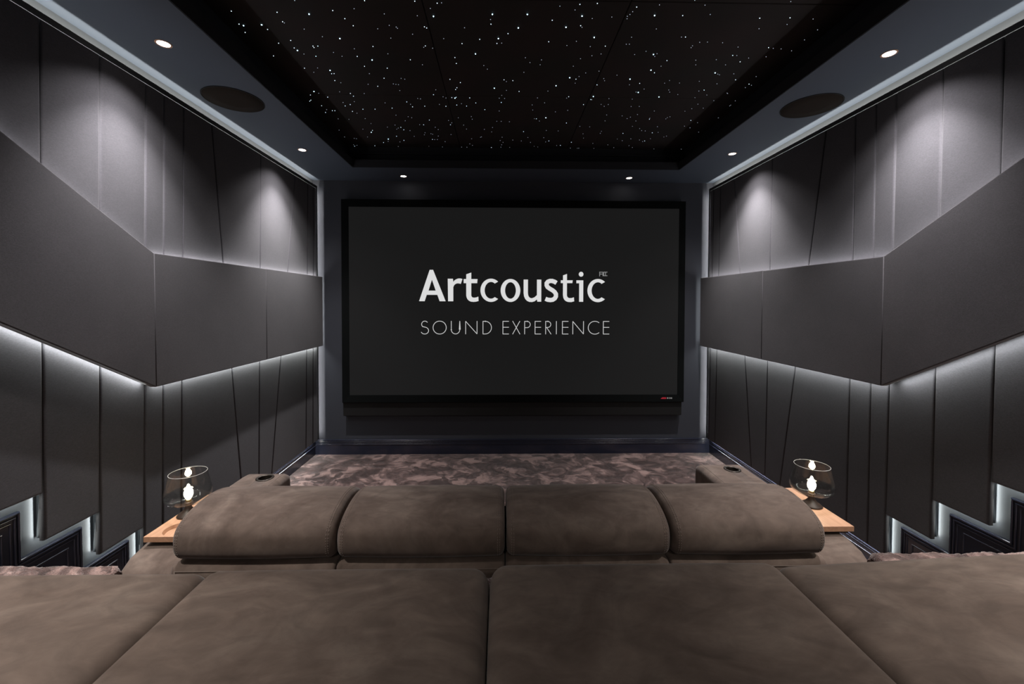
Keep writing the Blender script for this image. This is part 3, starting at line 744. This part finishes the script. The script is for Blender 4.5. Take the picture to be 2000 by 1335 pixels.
# ---- front row sofa
fs = empty('cinema_sofa', (0, 2.05, 0), 'four seat taupe suede cinema sofa of the front row, seen from behind', 'sofa', 'rows of cinema seating')
bx = [-1.258, -.634, .022, .671, 1.286]
roll = smoothloop([(1.655, .512), (1.612, .522), (1.588, .555), (1.588, .612), (1.612, .650), (1.670, .678), (1.765, .694), (1.860, .685), (1.935, .650), (1.975, .590), (1.972, .525), (1.90, .500), (1.77, .505)], 3)
lower = [(1.600, .02), (1.596, .20), (1.594, .46), (1.602, .492), (1.625, .502), (1.75, .502), (1.86, .502), (1.90, .46), (1.92, .25), (1.92, .02)]
for k in range(4):
    x0, x1 = bx[k]+.0035, bx[k+1]-.0035
    b = MB(); prism_x(b, roll, x0, x1, .030, .004); bc = b.build('back_cushion', M['suede'], fs)
    for side_x in ((x0+.020, x0+.028), (x1-.028, x1-.020)):
     st = MB()
     for xs in side_x:
         # row of stitches following the cushion's side profile
         d = .0305-math.sqrt(max(0, .030**2-(max(0, .030-min(xs-x0, x1-xs)))**2))-.0010
         cyy = sum(p[0] for p in roll)/len(roll); czz = sum(p[1] for p in roll)/len(roll)
         n = len(roll); P = []
         for i in range(n):
             t = (Vector(roll[(i+1) % n])-Vector(roll[i-1])).normalized(); nn = Vector((-t.y, t.x))
             if nn.dot(Vector((cyy, czz))-Vector(roll[i])) < 0: nn = -nn
             q = Vector(roll[i])+nn*d; P.append((xs, q.x, q.y))
         for i in range(n):
             p, q = Vector(P[i]), Vector(P[(i+1) % n]); ln = (q-p).length; m = max(1, int(ln/.008))
             for s in range(m):
                 a = p.lerp(q, (s+.15)/m); c = p.lerp(q, (s+.8)/m)
                 st.tube([a, c], .0008, 4)
     st.build('stitching', M['stitch'], bc)
    b = MB(); prism_x(b, lower, x0-(.004 if k else .010), x1+(.0 if k < 3 else .012), .014, 0); bp_ = b.build('back_panel', M['suede'], fs)
    b = MB(); b.tube([(x0+.012, 1.5945, .482), (x1-.012, 1.5945, .482)], .0011, 5); b.tube([(x0+.012, 1.5942, .482), (x0+.012, 1.5942, .10)], .0011, 5); b.tube([(x1-.012, 1.5942, .482), (x1-.012, 1.5942, .10)], .0011, 5)
    b.build('stitching', M['stitch'], bp_)
    b = MB(); rbox(b, ((x0+x1)/2, 2.17, .31), ((x1-x0)/2-.002, .22, .085), .045, (0, 0, .010)); b.build('seat_cushion', M['suede'], fs)
    b = MB(); b.box(x0, x1, 1.95, 2.36, .04, .235, .01); b.build('seat_base', M['suede'], fs)
b = MB(); b.box(-1.235, 1.262, 1.70, 1.86, .06, .60, .01); b.build('inner_frame', M['blackbox'], fs)
for s, xa, xb2, yfr, cup in ((-1, -1.480, -1.222, 2.46, (-1.327, 2.360, .0)), (1, 1.205, 1.495, 2.56, (1.385, 2.445, .0))):
    b = MB(); cx = (xa+xb2)/2
    prof = [(1.585, .03), (1.575, .28), (1.572, .40), (1.585, .455), (1.615, .487), (1.665, .508), (1.74, .516), (1.95, .5165), (2.2, .517), (yfr-.08, .517), (yfr-.035, .513), (yfr-.010, .498), (yfr-.001, .465), (yfr, .40), (yfr, .03)]
    prism_x(b, prof, xa, xb2, .034, .0)
    arm = b.build('armrest', M['suede'], fs)
    # outer flank swells out low and rear like the photo's flared arm
    fl = s
    for v in arm.data.vertices:
        wx, wy, wz = v.co.x, v.co.y+2.05, v.co.z
        if wy < 1.70:
            k = (1.70-wy)/.13
            if (wx-cx)*s > .04:
                v.co.z -= .030*min(1, k)*min(1, ((wx-cx)*s-.04)/.08)
    bool_cut(arm, cup[0], cup[1], .517, .038, .14)
    # stitched seam along the inner top edge and down the front
    xi = xb2-.034 if s < 0 else xa+.034
    b = MB(); b.tube([(xi, 1.80, .5175), (xi, yfr-.08, .5178), (xi, yfr-.033, .5135), (xi, yfr-.008, .498), (xi, yfr+.0012, .465), (xi, yfr+.0012, .10)], .0011, 5)
    b.build('stitching', M['stitch'], arm)
    b = MB(); r = .0385
    b.lathe([(r-.006, .001), (r-.004, .0035), (r+.003, .0042), (r+.0075, .0030), (r+.0085, .0), (r-.001, -.001), (r-.001, -.066), (.001, -.066), (.001, -.063), (r-.006, -.063), (r-.006, .001)], (cup[0], cup[1], .5172), 40, caps=False)
    b.build('cup_holder', M['metal'], arm, 'round dark metal cup holder')

# ---- rear row sofa (foreground)
rs = empty('cinema_sofa', (0, .30, ZR), 'taupe suede cinema sofa of the rear row, its leg rests filling the foreground', 'sofa', 'rows of cinema seating')
def footrest(x0, x1, yfar, ztop, rot=0, lift=0, y0=.30, thick=.16, r=.038):
    b = MB(); hx = (x1-x0)/2; hy = (yfar-y0)/2
    def warp(p):
        q = Vector(p)
        return (q.x, q.y+math.tan(rot)*q.x*(q.y+hy)/(2*hy), q.z+lift*(q.x/hx+1)/2)
    rbox(b, ((x0+x1)/2, (y0+yfar)/2, ztop-thick/2), (hx, hy, thick/2), r, (0, .006, .007), 12, warp)
    return b.build('leg_rest', M['suede'], rs)
fx = [-1.262, -.646, -.0225, .629, 1.262]
footrest(-1.262, -.634, .932, .9215, 0)
footrest(-.646, -.0228, .932, .928, 0)
footrest(-.0222, .629, .937, .931, 0)
footrest(.617, 1.262, .948, .920, math.radians(2.0), .014)
for k in range(4):
    x0, x1 = fx[k]+.004, fx[k+1]-.004
    b = MB(); rbox(b, ((x0+x1)/2, 0.0, .86), ((x1-x0)/2, .295, .085), .05, (0, 0, .01), 8); b.build('seat_cushion', M['suede'], rs)
    b = MB(); rbox(b, ((x0+x1)/2, -.42, 1.02), ((x1-x0)/2, .12, .26), .07, (0, .01, 0), 8); b.build('back_cushion', M['suede'], rs)
    b = MB(); b.box(x0-.004, x1+.004, -.52, .885, ZR, .775, .01); b.build('seat_base', M['blackbox'], rs)
for xa, xb2 in ((-1.50, -1.268), (1.268, 1.50)):
    b = MB(); rbox(b, ((xa+xb2)/2, -.12, ZR+.24), ((xb2-xa)/2, .42, .24), .04, (0, 0, 0), 6); b.build('armrest', M['suede'], rs)

# ------------------------------------------------------------------ oak tray tables on the sofa arms
def tray(x0, x1, y0, y1, z, rc, side):
    t = empty('tray_table', ((x0+x1)/2, (y0+y1)/2, .517), 'pale oak tray with round recess on the %s sofa arm, under a lamp' % side, 'tray table', 'oak trays on the sofa arms')
    b = MB(); th = .0215; n = 48
    cx, cy, r = rc
    def rectpt(a):
        dx, dy = math.cos(a), math.sin(a); ts = []
        if dx > 1e-9: ts.append((x1-cx)/dx)
        if dx < -1e-9: ts.append((x0-cx)/dx)
        if dy > 1e-9: ts.append((y1-cy)/dy)
        if dy < -1e-9: ts.append((y0-cy)/dy)
        return (cx+dx*min(ts), cy+dy*min(ts))
    corners = sorted({round(math.atan2(yy-cy, xx-cx) % (2*math.pi), 7) for xx in (x0, x1) for yy in (y0, y1)} | {round(2*math.pi*k/n, 7) for k in range(n)})
    O = [rectpt(a) for a in corners]; I = [(cx+r*math.cos(a), cy+r*math.sin(a)) for a in corners]; J = [(cx+(r-.006)*math.cos(a), cy+(r-.006)*math.sin(a)) for a in corners]
    rr = lambda P, zz: [(p[0], p[1], zz) for p in P]
    b.loft([rr(O, z-th), rr(O, z-.0008), rr([(p[0]+(cx-p[0])*.004, p[1]+(cy-p[1])*.004) for p in O], z), rr(I, z), rr(J, z-.013), rr([(cx+(p[0]-cx)*.02, cy+(p[1]-cy)*.02) for p in J], z-.013)], smooth=False)
    b.build('tray_top', M['wood'], t)
    b = MB(); b.box(x0+.022, x1-.01, y0+.018, y1-.02, .5175, z-th, .001, 1); b.build('riser_block', M['darkwood'], t)
tray(-1.4485, -1.262, 1.7029, 2.078, .5555, (-1.352, 1.764, .055), 'left')
tray(1.291, 1.516, 1.7394, 2.112, .5555, (1.352, 1.860, .055), 'right')

# ------------------------------------------------------------------ glass lamps
def lamp(x, y, z, side):
    t = empty('table_lamp', (x, y, z), 'lit table lamp with clear glass bowl shade and dark foot, on the %s oak tray' % side, 'lamp', 'glass table lamps')
    b = MB(); b.lathe([(.0005, 0), (.043, 0), (.045, .003), (.041, .008), (.024, .020), (.012, .036), (.012, .052), (.016, .057), (.0155, .060), (.0005, .060)], (x, y, z), 36); b.build('lamp_base', M['darkwood'], t)
    g = MB()
    P = [(.018, .042), (.045, .0425), (.072, .050), (.092, .065), (.1005, .086), (.100, .108), (.095, .138), (.088, .172), (.081, .212)]
    P = [(r_*.885 if r_ > .02 else .013, .056+(z_-.042)*.80) for r_, z_ in P]
    # smooth outline
    Q = []
    for i in range(len(P)-1):
        p0 = Vector(P[max(0, i-1)]); p1 = Vector(P[i]); p2 = Vector(P[i+1]); p3 = Vector(P[min(len(P)-1, i+2)])
        for s in range(4):
            u = s/4; Q.append(.5*((2*p1)+(p2-p0)*u+(2*p0-5*p1+4*p2-p3)*u*u+(3*p1-p0-3*p2+p3)*u**3))
    Q.append(Vector(P[-1]))
    inner = [(q.x-.0022, q.y+.0010) for q in Q[::-1]]
    ring = [(q.x, q.y) for q in Q]+[(Q[-1].x-.0011, Q[-1].y+.0016)]+inner
    g.lathe(ring, (x, y, z), 56, caps=False); sh = g.build('glass_shade', M['glass'], t)
    b = MB(); b.tube([(x+.0708*math.cos(2*math.pi*k/56), y+.0708*math.sin(2*math.pi*k/56), z+.1925) for k in range(56)], .0009, 6, True); b.build('rim', M['rimglass'], sh)
    b = MB(); b.lathe([(.0005, .0603), (.0105, .0603), (.0110, .063), (.0110, .070), (.009, .072), (.0005, .072)], (x, y, z), 24); b.build('bulb_cap', M['cap'], t)
    b = MB(); b.lathe([(r_*.80, .0722+(z_-.0642)*.76) for r_, z_ in [(.0005, .0642), (.0085, .0642), (.0125, .070), (.0190, .083), (.0215, .096), (.0205, .108), (.0160, .121), (.0095, .134), (.0060, .146), (.0030, .152), (.0005, .153)]], (x, y, z), 32); b.build('bulb', M['bulb'], t)
M['rimglass'] = mat('ground_glass_rim', (.75, .75, .7), .25, spec=.8)
lamp(-1.397, 1.880, .5555, 'left'); lamp(1.470, 1.925, .5555, 'right')

# ------------------------------------------------------------------ camera
cam = bpy.data.cameras.new('camera'); co = bpy.data.objects.new('camera', cam); col.objects.link(co)
yaw, pitch, rollc, f = .0189, .0215, .0022, 815.33
fw = Vector((math.sin(yaw)*math.cos(pitch), math.cos(yaw)*math.cos(pitch), -math.sin(pitch)))
rt = Vector((math.cos(yaw), -math.sin(yaw), 0)); up = rt.cross(fw)
r2 = rt*math.cos(rollc)+up*math.sin(rollc); u2 = -rt*math.sin(rollc)+up*math.cos(rollc)
mw = Matrix((r2, u2, -fw)).transposed().to_4x4(); mw.translation = Vector((0, 0, 1.5136)); co.matrix_world = mw
cam.sensor_fit = 'HORIZONTAL'; cam.sensor_width = 36; cam.lens = f/2000*36
cam.shift_x = (1000-992.88)/2000; cam.shift_y = -(667.5-606.56)/2000
cam.clip_start = .02; cam.clip_end = 50
scn.camera = co

w = bpy.data.worlds.new('world'); scn.world = w; w.use_nodes = True
w.node_tree.nodes['Background'].inputs['Color'].default_value = (0, 0, 0, 1)
vs = scn.view_settings
vs.view_transform = 'Standard'; vs.look = 'None'; vs.gamma = 1; vs.use_curve_mapping = False; vs.exposure = EXPO
